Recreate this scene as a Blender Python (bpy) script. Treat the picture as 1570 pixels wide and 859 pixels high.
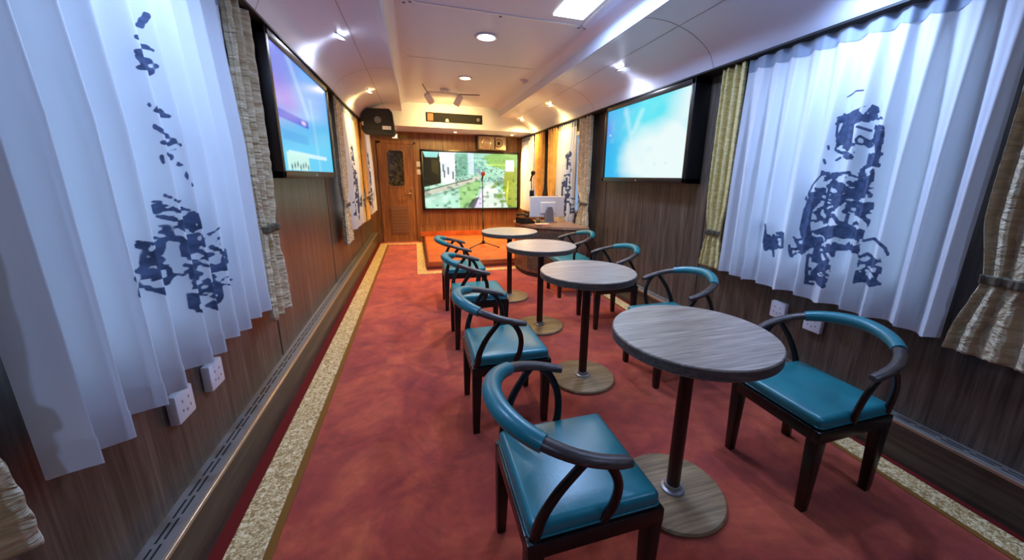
import bpy, bmesh, math, random
import numpy as np
from mathutils import Vector, Matrix, noise
for o in list(bpy.data.objects): bpy.data.objects.remove(o)
S = bpy.context.scene; COL = S.collection
PI = math.pi

# ---------------------------------------------------------------- camera
FPX, CX, CY, YAW, PITCH, ROLL, CAMH = 563.145, 814.523, 409.491, 0.302, 0.239, -0.017, 1.313
cd = bpy.data.cameras.new('camera'); cam = bpy.data.objects.new('camera', cd); COL.objects.link(cam)
fw = Vector((math.sin(YAW)*math.cos(PITCH), math.cos(YAW)*math.cos(PITCH), -math.sin(PITCH)))
rt = Vector((math.cos(YAW), -math.sin(YAW), 0)); dn = fw.cross(rt)
c_, s_ = math.cos(ROLL), math.sin(ROLL)
r2 = c_*rt + s_*dn; d2 = -s_*rt + c_*dn
M = Matrix((r2, -d2, -fw)).transposed().to_4x4(); M.translation = (0, 0, CAMH)
cam.matrix_world = M
cd.sensor_fit = 'HORIZONTAL'; cd.sensor_width = 36; cd.lens = FPX/1570*36
cd.shift_x = (785-CX)/1570; cd.shift_y = (CY-429.5)/1570
cd.clip_start = 0.05
S.camera = cam

# ---------------------------------------------------------------- light and exposure
S.view_settings.view_transform = 'Standard'; S.view_settings.look = 'None'
S.view_settings.gamma = 1; S.view_settings.use_curve_mapping = False
S.view_settings.exposure = EXPOSURE = 0.4
W = bpy.data.worlds.new('daylight'); S.world = W; W.use_nodes = True
W.node_tree.nodes['Background'].inputs[0].default_value = (0.40, 0.60, 1, 1)
W.node_tree.nodes['Background'].inputs[1].default_value = .5
COOL = (0.38, 0.56, 1.0); NEUT = (.74, .80, 1.0); WARM = (1.0, 0.65, 0.21)
P_WINDOW = 7.5      # daylight outside each near window
P_COVE = 42; P_CEIL = 55; P_END = 190; P_SPOT = 95; P_PANEL = 26
WINDOWS = [(1.02, 2.02), (4.92, 5.55), (6.85, 7.5)]
for side, x, ry in ((-1, -1.15, -PI/2), (1, 2.54, PI/2)):
    for i, (a, b) in enumerate(WINDOWS):
        ld = bpy.data.lights.new('daylight', 'AREA'); ld.shape = 'RECTANGLE'
        ld.size = 1.15; ld.size_y = b-a
        ld.energy = P_WINDOW*(b-a)*(1, .9, .9)[i]; ld.color = (0.48, 0.68, 1.0) if i == 0 else (1, .92, .8)
        lo = bpy.data.objects.new('daylight', ld); COL.objects.link(lo)
        lo.location = (x, (a+b)/2, 1.38); lo.rotation_euler = (0, ry, 0)

# ---------------------------------------------------------------- material helpers
def mat(name, color=(.5, .5, .5), rough=.5, metal=0, spec=.5, coat=0):
    m = bpy.data.materials.new(name); m.use_nodes = True
    b = m.node_tree.nodes['Principled BSDF']
    b.inputs['Base Color'].default_value = (*color, 1); b.inputs['Roughness'].default_value = rough
    b.inputs['Metallic'].default_value = metal; b.inputs['Specular IOR Level'].default_value = spec
    b.inputs['Coat Weight'].default_value = coat
    return m
def nd(m, t, **kw):
    n = m.node_tree.nodes.new(t)
    for k, v in kw.items(): setattr(n, k, v)
    return n
def lk(m, a, b): m.node_tree.links.new(a, b)
def coords(m, scale=(1, 1, 1), rot=(0, 0, 0)):
    tc = nd(m, 'ShaderNodeTexCoord'); mp = nd(m, 'ShaderNodeMapping')
    mp.inputs['Scale'].default_value = scale; mp.inputs['Rotation'].default_value = rot
    lk(m, tc.outputs['Object'], mp.inputs['Vector']); return mp.outputs[0]
def nz(m, vec, scale=5, detail=4, rough=.5, dist=0):
    n = nd(m, 'ShaderNodeTexNoise'); n.inputs['Scale'].default_value = scale
    n.inputs['Detail'].default_value = detail; n.inputs['Roughness'].default_value = rough
    n.inputs['Distortion'].default_value = dist
    lk(m, vec, n.inputs['Vector']); return n.outputs['Fac']
def ramp(m, fac, stops):
    r = nd(m, 'ShaderNodeValToRGB'); el = r.color_ramp.elements
    while len(el) < len(stops): el.new(.5)
    for e, (p, c) in zip(el, stops): e.position = p; e.color = (*c, 1)
    lk(m, fac, r.inputs[0]); return r.outputs[0]
def mixc(m, f, a, b, mode='MIX'):
    x = nd(m, 'ShaderNodeMix', data_type='RGBA', blend_type=mode)
    for v, s in ((f, x.inputs[0]), (a, x.inputs[6]), (b, x.inputs[7])):
        if isinstance(v, (int, float)): s.default_value = v
        elif isinstance(v, tuple): s.default_value = (*v, 1)
        else: lk(m, v, s)
    return x.outputs[2]
def bump(m, h, strength=.3, dist=.01):
    b = nd(m, 'ShaderNodeBump'); b.inputs['Strength'].default_value = strength; b.inputs['Distance'].default_value = dist
    lk(m, h, b.inputs['Height']); lk(m, b.outputs[0], m.node_tree.nodes['Principled BSDF'].inputs['Normal'])
def setc(m, c): lk(m, c, m.node_tree.nodes['Principled BSDF'].inputs['Base Color'])
def wood(name, dark, mid, light, rough=.4, axis='z', grain=18, spec=.5, bstr=.12):
    m = mat(name, mid, rough, spec=spec)
    sc = {'z': (grain, grain, grain*.05), 'x': (grain*.05, grain, grain), 'y': (grain, grain*.05, grain)}[axis]
    v = coords(m, sc)
    a = nz(m, v, 1.0, 6, .62, .4)
    sc2 = tuple(s*4 for s in sc); v2 = coords(m, sc2); b = nz(m, v2, 1.0, 3, .6)
    c1 = ramp(m, a, [(.3, dark), (.5, mid), (.72, light)])
    c2 = ramp(m, b, [(.35, (.62, .62, .62)), (.65, (1.15, 1.15, 1.15))])
    setc(m, mixc(m, 1.0, c1, c2, 'MULTIPLY')); bump(m, b, bstr, .003)
    return m
def emit(name, color, strength):
    m = bpy.data.materials.new(name); m.use_nodes = True; nt = m.node_tree; nt.nodes.clear()
    o = nd(m, 'ShaderNodeOutputMaterial'); e = nd(m, 'ShaderNodeEmission')
    e.inputs[0].default_value = (*color, 1); e.inputs[1].default_value = strength
    lk(m, e.outputs[0], o.inputs[0]); return m
def emit_attr(name, strength, attr='paint'):
    m = bpy.data.materials.new(name); m.use_nodes = True; b = m.node_tree.nodes['Principled BSDF']
    b.inputs['Base Color'].default_value = (.01, .01, .01, 1); b.inputs['Roughness'].default_value = .22; b.inputs['Specular IOR Level'].default_value = .25
    a = nd(m, 'ShaderNodeAttribute', attribute_name=attr)
    lk(m, a.outputs['Color'], b.inputs['Emission Color']); b.inputs['Emission Strength'].default_value = strength
    return m

M_ = {}
M_['wall'] = wood('dark walnut wall panel', (.048, .035, .026), (.102, .075, .054), (.168, .125, .090), .36, 'z', 22)
M_['endwall'] = wood('warm walnut end panel', (.17, .075, .026), (.25, .115, .042), (.33, .155, .062), .4, 'z', 16)
M_['door'] = wood('door wood', (.17, .062, .022), (.24, .095, .035), (.30, .125, .05), .35, 'z', 14)
M_['duct'] = wood('duct face wood', (.05, .034, .024), (.085, .06, .042), (.12, .085, .06), .4, 'y', 14)
M_['ducttop'] = mat('duct top metal', (.30, .27, .25), .35, .5)
M_['edge'] = mat('metal edge', (.62, .50, .36), .3, .8)
M_['slot'] = mat('slot dark', (.008, .008, .008), .8)
M_['table'] = wood('table laminate', (.34, .25, .185), (.43, .33, .25), (.51, .405, .315), .30, 'x', 26, bstr=.05)
M_['tablebase'] = wood('table base wood', (.15, .085, .035), (.25, .155, .068), (.35, .23, .11), .42, 'x', 20)
M_['pole'] = mat('bronze pole', (.040, .012, .009), .30, .2)
M_['darkwood'] = wood('chair dark wood', (.005, .004, .004), (.009, .007, .006), (.016, .012, .010), .3, 'z', 20)
M_['railwood'] = wood('chair arm wood', (.035, .024, .020), (.075, .052, .042), (.13, .092, .075), .35, 'x', 30)
M_['teal'] = mat('teal leather', (.012, .13, .175), .32, spec=.55)
_v = coords(M_['teal'], (1, 1, 1)); bump(M_['teal'], nz(M_['teal'], _v, 160, 2), .12, .002)
setc(M_['teal'], ramp(M_['teal'], nz(M_['teal'], _v, 5, 3), [(.3, (.010, .135, .155)), (.7, (.016, .195, .215))]))
M_['ceil'] = mat('ceiling paint', (.64, .68, .80), .38, spec=.4)
M_['seam'] = mat('seam shadow gap', (.20, .19, .20), .6)
M_['black'] = mat('black plastic', (.006, .006, .007), .35)
M_['blackmat'] = mat('black matte', (.012, .012, .013), .6)
M_['white'] = mat('white plastic', (.75, .75, .78), .35)
M_['greyp'] = mat('grey plastic', (.18, .18, .19), .4)
M_['steel'] = mat('steel', (.55, .52, .48), .25, 1)
M_['brass'] = mat('brass handle', (.75, .55, .30), .25, 1)
M_['gold'] = mat('gold drape', (.45, .36, .20), .55)
m = M_['gold']; v = coords(m, (1, 9, 17)); n1 = nz(m, v, 1, 3, .6, 1.6); v2 = coords(m, (1, 16, 34)); n2 = nz(m, v2, 1, 3, .5, 1.0)
setc(m, ramp(m, n2, [(.3, (.48, .36, .19)), (.55, (.64, .52, .31)), (.75, (.82, .71, .49))])); bump(m, n1, 1.0, .03)
m.node_tree.nodes['Principled BSDF'].inputs['Sheen Weight'].default_value = .3
m = M_['yellow'] = mat('yellow gold drape', (.6, .5, .2), .5)
v = coords(m, (1, 50, 70)); n1 = nz(m, v, 1, 3, .6, 1.2); setc(m, ramp(m, n1, [(.3, (.46, .36, .13)), (.55, (.66, .55, .24)), (.75, (.82, .73, .40))])); bump(m, n1, .7, .008)
M_['amber'] = mat('amber drape', (.75, .48, .14), .6)
m = M_['amber']; v = coords(m, (1, 20, 8)); n1 = nz(m, v, 1, 4, .6, .5)
setc(m, ramp(m, n1, [(.3, (.62, .36, .09)), (.7, (.88, .60, .22))])); bump(m, n1, .5, .008)
M_['tie'] = mat('tieback', (.11, .085, .05), .6)

def sheer_mat(name, base, ink):
    m = bpy.data.materials.new(name); m.use_nodes = True; b = m.node_tree.nodes['Principled BSDF']
    out = m.node_tree.nodes['Material Output']
    a = nd(m, 'ShaderNodeAttribute', attribute_name='ink')
    rp = nd(m, 'ShaderNodeValToRGB'); rp.color_ramp.elements[0].position = .42; rp.color_ramp.elements[1].position = .58
    lk(m, a.outputs['Fac'], rp.inputs[0])
    v = coords(m, (1, 9, 6)); n = nz(m, v, 6, 4, .6)
    inkc = ramp(m, n, [(.3, tuple(c*.7 for c in ink)), (.7, tuple(min(1, c*1.7) for c in ink))])
    c = mixc(m, rp.outputs[0], base, inkc)
    lk(m, c, b.inputs['Base Color']); b.inputs['Roughness'].default_value = .75
    b.inputs['Specular IOR Level'].default_value = .15
    t = nd(m, 'ShaderNodeBsdfTranslucent'); lk(m, c, t.inputs[0])
    mx = nd(m, 'ShaderNodeMixShader'); mx.inputs[0].default_value = .24
    lk(m, b.outputs[0], mx.inputs[1]); lk(m, t.outputs[0], mx.inputs[2]); lk(m, mx.outputs[0], out.inputs[0])
    return m
M_['sheer'] = sheer_mat('white sheer with print', (.80, .82, .86), (.075, .10, .18))
M_['sheertape'] = sheer_mat('sheer heading tape', (.36, .42, .52), (.05, .07, .12))

m = M_['carpet'] = mat('rust red carpet', (.3, .05, .03), .95, spec=.1)
v = coords(m); a = nz(m, v, 2.6, 7, .7, .8); b = nz(m, v, 420, 2, .6); c = nz(m, v, 14, 4, .6, .4)
c1 = ramp(m, a, [(.30, (.25, .022, .018)), (.48, (.41, .050, .024)), (.68, (.60, .105, .036))])
c2 = ramp(m, b, [(.3, (.72, .72, .72)), (.7, (1.2, 1.2, 1.2))]); c3 = ramp(m, c, [(.3, (.80, .80, .80)), (.7, (1.15, 1.15, 1.15))])
setc(m, mixc(m, 1., mixc(m, 1., c1, c2, 'MULTIPLY'), c3, 'MULTIPLY')); bump(m, b, .6, .006)
m.node_tree.nodes['Principled BSDF'].inputs['Sheen Weight'].default_value = .25
m = M_['redstrip'] = mat('plain red carpet edge', (.12, .012, .010), .95, spec=.1)
m = M_['olive'] = mat('olive carpet edge', (.20, .085, .018), .95, spec=.1)
m = M_['border'] = mat('gold carpet border', (.55, .4, .2), .9, spec=.1)
v = coords(m, (1, 1, 1)); a = nz(m, v, 55, 3, .6, 1.5); b = nz(m, v, 300, 2)
setc(m, mixc(m, 1., ramp(m, a, [(.40, (.30, .19, .07)), (.52, (.60, .42, .19)), (.62, (.82, .66, .40))]), ramp(m, b, [(.3, (.75, .75, .75)), (.7, (1.15, 1.15, 1.15))]), 'MULTIPLY'))
bump(m, b, .4, .004)
m = M_['stage'] = mat('orange red platform carpet', (.42, .10, .025), .7, spec=.3)
v = coords(m); a = nz(m, v, 5, 5, .6); setc(m, ramp(m, a, [(.3, (.33, .062, .016)), (.7, (.52, .12, .03))])); bump(m, nz(m, v, 300, 2), .3, .003)
M_['nosing'] = mat('platform nosing', (.13, .025, .010), .45)
m = M_['glass'] = bpy.data.materials.new('window glass'); m.use_nodes = True; m.node_tree.nodes.clear()
o = nd(m, 'ShaderNodeOutputMaterial'); t = nd(m, 'ShaderNodeBsdfTransparent'); g = nd(m, 'ShaderNodeBsdfGlossy'); g.inputs[1].default_value = .03
t.inputs[0].default_value = (.93, .97, .98, 1); x = nd(m, 'ShaderNodeMixShader'); x.inputs[0].default_value = .07
lk(m, t.outputs[0], x.inputs[1]); lk(m, g.outputs[0], x.inputs[2]); lk(m, x.outputs[0], o.inputs[0])
M_['darkglass'] = mat('dark door glass', (.035, .03, .022), .12)
_m = M_['darkglass']; setc(_m, ramp(_m, nz(_m, coords(_m, (1, 1, 1)), 14, 4, .6, 1.), [(.45, (.02, .016, .01)), (.62, (.09, .08, .05)), (.78, (.22, .20, .14))]))

# ---------------------------------------------------------------- mesh helpers
def obj(name, bm, m, parent=None, smooth=False, loc=None):
    me = bpy.data.meshes.new(name); bmesh.ops.recalc_face_normals(bm, faces=bm.faces); bm.to_mesh(me); bm.free()
    for mm in (m if isinstance(m, (list, tuple)) else [m]): me.materials.append(mm)
    o = bpy.data.objects.new(name, me); COL.objects.link(o)
    if parent is not None: o.parent = parent
    if loc is not None: o.location = loc
    if smooth:
        for p in me.polygons: p.use_smooth = True
        if smooth == 'auto':
            try:
                me.set_sharp_from_angle(angle=math.radians(40))
            except Exception: pass
    return o
def BM(): return bmesh.new()
def box(bm, a, b, bev=0, seg=2, rot=None, piv=None, mi=0):
    a, b = Vector(a), Vector(b); c = (a+b)/2; s = b-a
    r = bmesh.ops.create_cube(bm, size=1); vs = r['verts']
    bmesh.ops.scale(bm, vec=(abs(s.x), abs(s.y), abs(s.z)), verts=vs)
    if bev:
        es = list({e for v in vs for e in v.link_edges})
        g = bmesh.ops.bevel(bm, geom=es, offset=bev, segments=seg, profile=.5, affect='EDGES')
        vs = list({v for f in g['faces'] for v in f.verts} | {v for v in vs if v.is_valid})
    if rot is not None: bmesh.ops.rotate(bm, verts=vs, cent=(0, 0, 0) if piv is None else Vector(piv)-c, matrix=rot)
    bmesh.ops.translate(bm, vec=c, verts=vs)
    for v in vs:
        for f in v.link_faces: f.material_index = mi
    return vs
def lathe(bm, prof, seg=48, cent=(0, 0, 0), mtx=None):
    rings = []
    for r, z in prof:
        if r < 1e-6: rings.append([bm.verts.new((0, 0, z))])
        else: rings.append([bm.verts.new((r*math.cos(2*PI*i/seg), r*math.sin(2*PI*i/seg), z)) for i in range(seg)])
    for a, b in zip(rings, rings[1:]):
        for i in range(seg):
            j = (i+1) % seg
            if len(a) == 1 and len(b) == 1: continue
            if len(a) == 1: bm.faces.new((a[0], b[i], b[j]))
            elif len(b) == 1: bm.faces.new((a[i], b[0], a[j]))
            else: bm.faces.new((a[i], b[i], b[j], a[j]))
    vs = [v for r in rings for v in r]
    if mtx is not None: bmesh.ops.transform(bm, matrix=mtx, verts=vs)
    bmesh.ops.translate(bm, vec=cent, verts=vs); return vs
def crom(P, n=8):
    P = [Vector(p) for p in P]; Q = [2*P[0]-P[1]]+P+[2*P[-1]-P[-2]]; out = []
    for i in range(1, len(Q)-2):
        a, b, c, d = Q[i-1:i+3]
        for k in range(n):
            t = k/n
            out.append(.5*((2*b)+(c-a)*t+(2*a-5*b+4*c-d)*t*t+(3*b-a-3*c+d)*t**3))
    out.append(P[-1]); return out
def tube(bm, P, rad, seg=12, up=(0, 0, 1), flat=1.0, cap=True):
    """sweep; rad = number or list; flat scales the radius along 'up'"""
    n = len(P); R = rad if isinstance(rad, (list, tuple)) else [rad]*n
    if len(R) != n: R = [float(np.interp(i/(n-1), np.linspace(0, 1, len(R)), R)) for i in range(n)]
    rings = []
    for i, p in enumerate(P):
        t = (Vector(P[min(i+1, n-1)])-Vector(P[max(i-1, 0)])).normalized()
        u = Vector(up); s = t.cross(u)
        if s.length < 1e-3: s = t.cross(Vector((1, 0, 0)))
        s.normalize(); w = s.cross(t)
        rings.append([bm.verts.new(Vector(p)+R[i]*(math.cos(2*PI*k/seg)*s+flat*math.sin(2*PI*k/seg)*w)) for k in range(seg)])
    for a, b in zip(rings, rings[1:]):
        for k in range(seg): bm.faces.new((a[k], a[(k+1) % seg], b[(k+1) % seg], b[k]))
    if cap: bm.faces.new(rings[0]); bm.faces.new(list(reversed(rings[-1])))
def prism(bm, poly, axis, a, b):
    """poly of 2-D points extruded along axis ('x','y','z') from a to b"""
    f = {'x': lambda p, q: (q, p[0], p[1]), 'y': lambda p, q: (p[0], q, p[1]), 'z': lambda p, q: (p[0], p[1], q)}[axis]
    A = [bm.verts.new(f(p, a)) for p in poly]; B = [bm.verts.new(f(p, b)) for p in poly]; n = len(poly)
    bm.faces.new(A); bm.faces.new(list(reversed(B)))
    for i in range(n): bm.faces.new((A[i], A[(i+1) % n], B[(i+1) % n], B[i]))
def thing(name, label, cat, loc=(0, 0, 0), rz=0, group=None):
    o = bpy.data.objects.new(name, None); COL.objects.link(o); o.location = loc; o.rotation_euler = (0, 0, rz)
    o.empty_display_size = .1
    return tag(o, label, cat, group)
def tag(o, label, cat, group=None):
    o['label'] = label; o['category'] = cat
    if group: o['group'] = group
    return o
def struct(o): o['kind'] = 'structure'; return o
def kids(o): return [c for c in list(bpy.data.objects) if c.parent is o]
def dup(root, loc=None, rz=None, label=None, group=None):
    def rec(o, par):
        c = o.copy(); COL.objects.link(c); c.parent = par
        for k in kids(o): rec(k, c)
        return c
    r = rec(root, None)
    if loc is not None: r.location = loc
    if rz is not None: r.rotation_euler = (0, 0, rz)
    if label: r['label'] = label
    if group: r['group'] = group
    return r

# ---------------------------------------------------------------- the setting
XL, XR, Y0, Y1 = -.85, 2.24, -1.9, 7.8
bm = BM(); box(bm, (XL-.1, Y0-.1, -.08), (XR+.1, Y1+.1, 0)); struct(obj('floor', bm, M_['carpet']))
n_trim = [0]
def trim(bm, m, **k):
    n_trim[0] += 1
    return struct(obj('trim_%d' % n_trim[0], bm, m, **k))
def strips(rects, m, h=.004):
    bm = BM()
    for a, b, c, d in rects: box(bm, (a, c, 0), (b, d, h))
    return trim(bm, m)
strips([(-.713, -.582, Y0, 7.62), (2.01, 2.12, Y0, 5.3)], M_['border'])
strips([(-.765, -.713, Y0, 7.8), (2.12, 2.155, Y0, 5.3)], M_['redstrip'], .003)
strips([(-.582, -.552, Y0, 7.5), (1.985, 2.01, Y0, 5.3)], M_['olive'], .003)
strips([(-.04, .085, 5.08, 7.62), (.085, 2.01, 5.08, 5.22), (-.582, -.04, 7.5, 7.62)], M_['border'])

def wall_with_holes(x0, x1, name):
    bm = BM(); zt = 2.11; za, zb = .80, 1.96
    ys = [Y0-.1]
    for a, b in WINDOWS: ys += [a, b]
    ys.append(Y1+.1)
    for i in range(0, len(ys), 2): box(bm, (x0, ys[i], 0), (x1, ys[i+1], zt))
    for a, b in WINDOWS:
        box(bm, (x0, a, 0), (x1, b, za)); box(bm, (x0, a, zb), (x1, b, zt))
    return struct(obj(name, bm, M_['wall']))
wall_with_holes(XL-.1, XL, 'wall_left'); wall_with_holes(XR, XR+.1, 'wall_right')
bm = BM(); box(bm, (XL-.1, Y1, 0), (XR+.1, Y1+.1, 2.3)); we = struct(obj('wall_end', bm, M_['endwall']))
bm = BM()
for x in (.12, .55, 1.05, 1.22, 1.85): box(bm, (x-.004, Y1-.003, .1), (x+.004, Y1, 2.12))
obj('panel_joint', bm, M_['blackmat'], we)
bm = BM(); box(bm, (.04, Y1-.012, .105), (2.2, Y1, .20)); obj('skirting', bm, M_['stage'], we)
bm = BM(); box(bm, (XL-.1, Y0-.1, 0), (XR+.1, Y0, 2.6)); struct(obj('wall_rear', bm, M_['wall']))
nw = 0
for x0, x1 in ((XL-.1, XL), (XR, XR+.1)):
    for a, b in WINDOWS:
        nw += 1; xm = (x0+x1)/2
        bm = BM()
        for p, q in (((x0, a, .80), (x1, a+.05, 1.96)), ((x0, b-.05, .80), (x1, b, 1.96)), ((x0, a, .80), (x1, b, .85)), ((x0, a, 1.91), (x1, b, 1.96))): box(bm, p, q)
        wf = struct(obj('window_%d' % nw, bm, M_['steel']))
        bm = BM(); box(bm, (xm-.004, a+.05, .85), (xm+.004, b-.05, 1.91)); obj('glass_pane', bm, M_['glass'], wf)
# wall panel joints
for x, s in ((XL, 1), (XR, -1)):
    bm = BM()
    for y in (2.46, 4.15, 6.2): box(bm, (x, y-.004, .21), (x+s*.003, y+.004, 2.1))
    trim(bm, M_['blackmat'])
# heating ducts along both walls
for side, xw, xf in (('left', XL, -.765), ('right', XR, 2.155)):
    s = 1 if side == 'left' else -1
    bm = BM(); box(bm, (xw, Y0, 0), (xf, Y1 if side == 'left' else 5.3, .195)); d = struct(obj('baseboard_'+side, bm, M_['duct']))
    ye = Y1 if side == 'left' else 5.3
    bm = BM(); box(bm, (xw, Y0, .195), (xf-s*.008, ye, .202)); obj('duct_top', bm, M_['ducttop'], d)
    bm = BM(); box(bm, (xf-s*.010, Y0, .190), (xf+s*.004, ye, .2045), .002); obj('edge_strip', bm, M_['edge'], d)
    bm = BM(); y = Y0+.05; k = 0
    while y < ye-.1:
        for j, off in enumerate((.024, .042)):
            yy = y+.012*j
            box(bm, (xw+s*off, yy, .2018), (xw+s*(off+.006), yy+.075, .2030))
        y += .092
    obj('vent_slots', bm, M_['slot'], d)

# ceiling : raised centre with rounded risers, coves along both sides, end bulkhead
def sheet(bm, prof, y0, y1, ny=2):
    rows = [[bm.verts.new((x, y0+(y1-y0)*j/(ny-1), z)) for x, z in prof] for j in range(ny)]
    for a, b in zip(rows, rows[1:]):
        for i in range(len(prof)-1): bm.faces.new((a[i], a[i+1], b[i+1], b[i]))
def smoothprof(p, n=6): return [(v.x, v.z) for v in crom([(a, 0, b) for a, b in p], n)]
YB = 6.9
cen = [(-.17, 2.352), (-.168, 2.40)] + smoothprof([(-.165, 2.42), (-.145, 2.465), (-.09, 2.495), (-.02, 2.50)], 5) + smoothprof([(1.32, 2.50), (1.42, 2.49), (1.485, 2.45), (1.505, 2.40)], 5) + [(1.508, 2.352)]
bm = BM(); top = [(x, z) for x, z in cen]
poly = top + [(1.60, 2.352), (1.60, 2.6), (-.27, 2.6), (-.27, 2.352)]
prism(bm, poly, 'y', Y0, YB+.1)
ce = struct(obj('ceiling', bm, M_['ceil'], smooth='auto'))
bm = BM()
for y in (1.9, 4.35): box(bm, (-.02, y-.003, 2.4985), (1.34, y+.003, 2.5005))
obj('panel_seam', bm, M_['seam'], ce)
def cove(pts, sgn, xw):
    p = smoothprof(pts, 6)
    poly = [(p[-1][0]+sgn*.0, p[-1][1])]
    outer = [(xw+sgn*.1, p[-1][1]), (xw+sgn*.1, 2.6), (p[0][0], 2.6)]
    bm = BM(); prism(bm, p + outer, 'y', Y0, YB+.95)
    c = trim(bm, M_['ceil'], smooth='auto')
    # seams across the cove and one along it
    bm = BM(); q = [(x, z-.0012) for x, z in p]
    for y in (.5, 2.4, 4.3, 6.2):
        sheet(bm, q, y-.003, y+.003)
    k = int(len(q)*.42); sheet(bm, [q[k], q[k+1]] if False else [(q[k][0]-.002, q[k][1]-.0006), (q[k][0]+.002, q[k][1]-.0006)], Y0, YB)
    obj('panel_seam', bm, M_['seam'], c)
    # dark shadow gap / curtain track under the cove
    bm = BM(); box(bm, (p[-1][0]-sgn*.004, Y0, 2.088), (xw, 7.8, 2.1)); trim(bm, M_['blackmat'])
    return p
RP = cove([(1.49, 2.345), (1.56, 2.352), (1.70, 2.345), (1.84, 2.312), (1.96, 2.258), (2.05, 2.19), (2.10, 2.10)], 1, XR)
LP = cove([(-.15, 2.345), (-.21, 2.352), (-.34, 2.345), (-.46, 2.312), (-.58, 2.258), (-.67, 2.19), (-.72, 2.10)], -1, XL)
# end bulkhead with its lit soffit
bm = BM(); box(bm, (XL, YB, 2.12), (XR, Y1, 2.6)); trim(bm, M_['ceil'])
def prop_on(o): return o
# display niche in the bulkhead
t = thing('air_vent', 'long black slot with small fittings in the pale bulkhead above the big screen', 'vent', (.71, YB, 2.285))
bm = BM()
for a, b in (((-.50, -.012, -.093), (.50, 0, -.078)), ((-.50, -.012, .078), (.50, 0, .093)), ((-.50, -.012, -.078), (-.485, 0, .078)), ((.485, -.012, -.078), (.50, 0, .078))): box(bm, a, b)
obj('frame', bm, M_['white'], t)
bm = BM(); box(bm, (-.485, -.006, -.078), (.485, 0, .078)); obj('opening', bm, M_['slot'], t)
bm = BM()
for z in (-.05, -.02, .01, .04): box(bm, (-.48, -.010, z), (.48, -.005, z+.005))
obj('louver', bm, M_['slot'], t)
bm = BM(); box(bm, (-.455, -.016, -.06), (-.36, -.006, .06), .004); obj('orange_panel', bm, mat('orange fitting', (.42, .10, .03), .5), t)
bm = BM(); lathe(bm, [(0, .03), (.02, .028), (.03, 0), (.032, -.02), (0, -.02)], 16, (-.13, -.02, -.045)); obj('dome_camera', bm, M_['white'], t, True)
bm = BM(); lathe(bm, [(0, 0), (.03, 0), (.03, .01), (0, .012)], 20, (.41, -.006, 0), Matrix.Rotation(PI/2, 4, 'X')); obj('indicator', bm, M_['greyp'], t, True)

# door at the far left
DY = Y1
bm = BM()
for a, b in (((-.66, DY-.04, 0), (-.60, DY, 1.94)), ((-.01, DY-.04, 0), (.04, DY, 1.94)), ((-.66, DY-.04, 1.89), (.04, DY, 1.95))): box(bm, a, b, .006)
dr = struct(obj('door_1', bm, M_['door']))
def rrect(w, h, r, n=6):
    return [(sx*(w/2-r)+r*math.cos(a0+PI/2*k/n), sy*(h/2-r)+r*math.sin(a0+PI/2*k/n)) for sx, sy, a0 in ((1, 1, 0), (-1, 1, PI/2), (-1, -1, PI), (1, -1, 1.5*PI)) for k in range(n+1)]
bm = BM(); box(bm, (-.60, DY-.025, 0), (-.01, DY, 1.89)); obj('door_leaf', bm, M_['door'], dr)
bm = BM(); P = rrect(.33, .70, .06); prism(bm, [(x-.345, z+1.44) for x, z in P], 'y', DY-.036, DY-.024); f = obj('window_frame', bm, M_['endwall'], dr)
bm = BM(); P = rrect(.29, .66, .05); prism(bm, [(x-.345, z+1.44) for x, z in P], 'y', DY-.040, DY-.030); obj('glass_pane', bm, M_['darkglass'], f)
bm = BM(); box(bm, (-.50, DY-.032, .16), (-.16, DY-.024, .72), .003); lv = obj('louver_panel', bm, mat('louver brown', (.16, .07, .04), .5), dr)
bm = BM()
for k in range(8): box(bm, (-.48, DY-.040, .19+.063*k), (-.18, DY-.030, .235+.063*k), rot=Matrix.Rotation(.15, 3, 'X'))
obj('louver_slats', bm, mat('louver slat', (.20, .10, .06), .5), lv)
bm = BM(); box(bm, (-.105, DY-.036, .84), (-.07, DY-.024, 1.08), .006); hp = obj('handle_plate', bm, M_['brass'], dr)
bm = BM(); tube(bm, [(-.088, DY-.03, .97), (-.088, DY-.075, .97), (-.10, DY-.08, .97), (-.22, DY-.08, .965)], .011, 10); obj('handle_lever', bm, M_['brass'], hp, True)
bm = BM(); box(bm, (-.66, DY-.03, 0), (.04, DY-.0, .02)); obj('threshold', bm, M_['steel'], dr)
t = thing('emergency_light', 'small cream emergency light box fixed above the wooden door', 'lamp', (-.32, DY, 2.03))
bm = BM(); box(bm, (-.06, -.05, -.05), (.05, 0, .05), .008); obj('housing', bm, M_['white'], t)
bm = BM(); box(bm, (-.045, -.056, -.03), (.035, -.048, .03), .003); obj('lens', bm, emit('emergency lens', (1, .8, .45), 1.6), t)
bm = BM()
for k in range(4): box(bm, (.09+.03*k, -.006, -.025), (.108+.03*k, 0, .03)); box(bm, (.09+.03*k, -.008, -.005), (.116+.03*k, 0, .003))
tag(obj('wall_sign', bm, mat('sign green', (.30, .34, .06), .5), loc=(-.32, DY, 2.03)), 'tiny olive green characters on the wall beside the emergency light above the door', 'sign')
for z, lab in ((1.53, 'upper cream light switch between the door and the big screen'), (1.38, 'lower cream light switch between the door and the big screen')):
    t = thing('light_switch', lab, 'switch', (.07, DY, z), group='switches beside the door')
    bm = BM(); box(bm, (-.045, -.01, -.05), (.045, 0, .05), .004); obj('plate', bm, M_['white'], t)
    bm = BM(); box(bm, (-.02, -.015, -.03), (.02, -.008, .03), .003); obj('rocker', bm, M_['white'], t)

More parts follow.
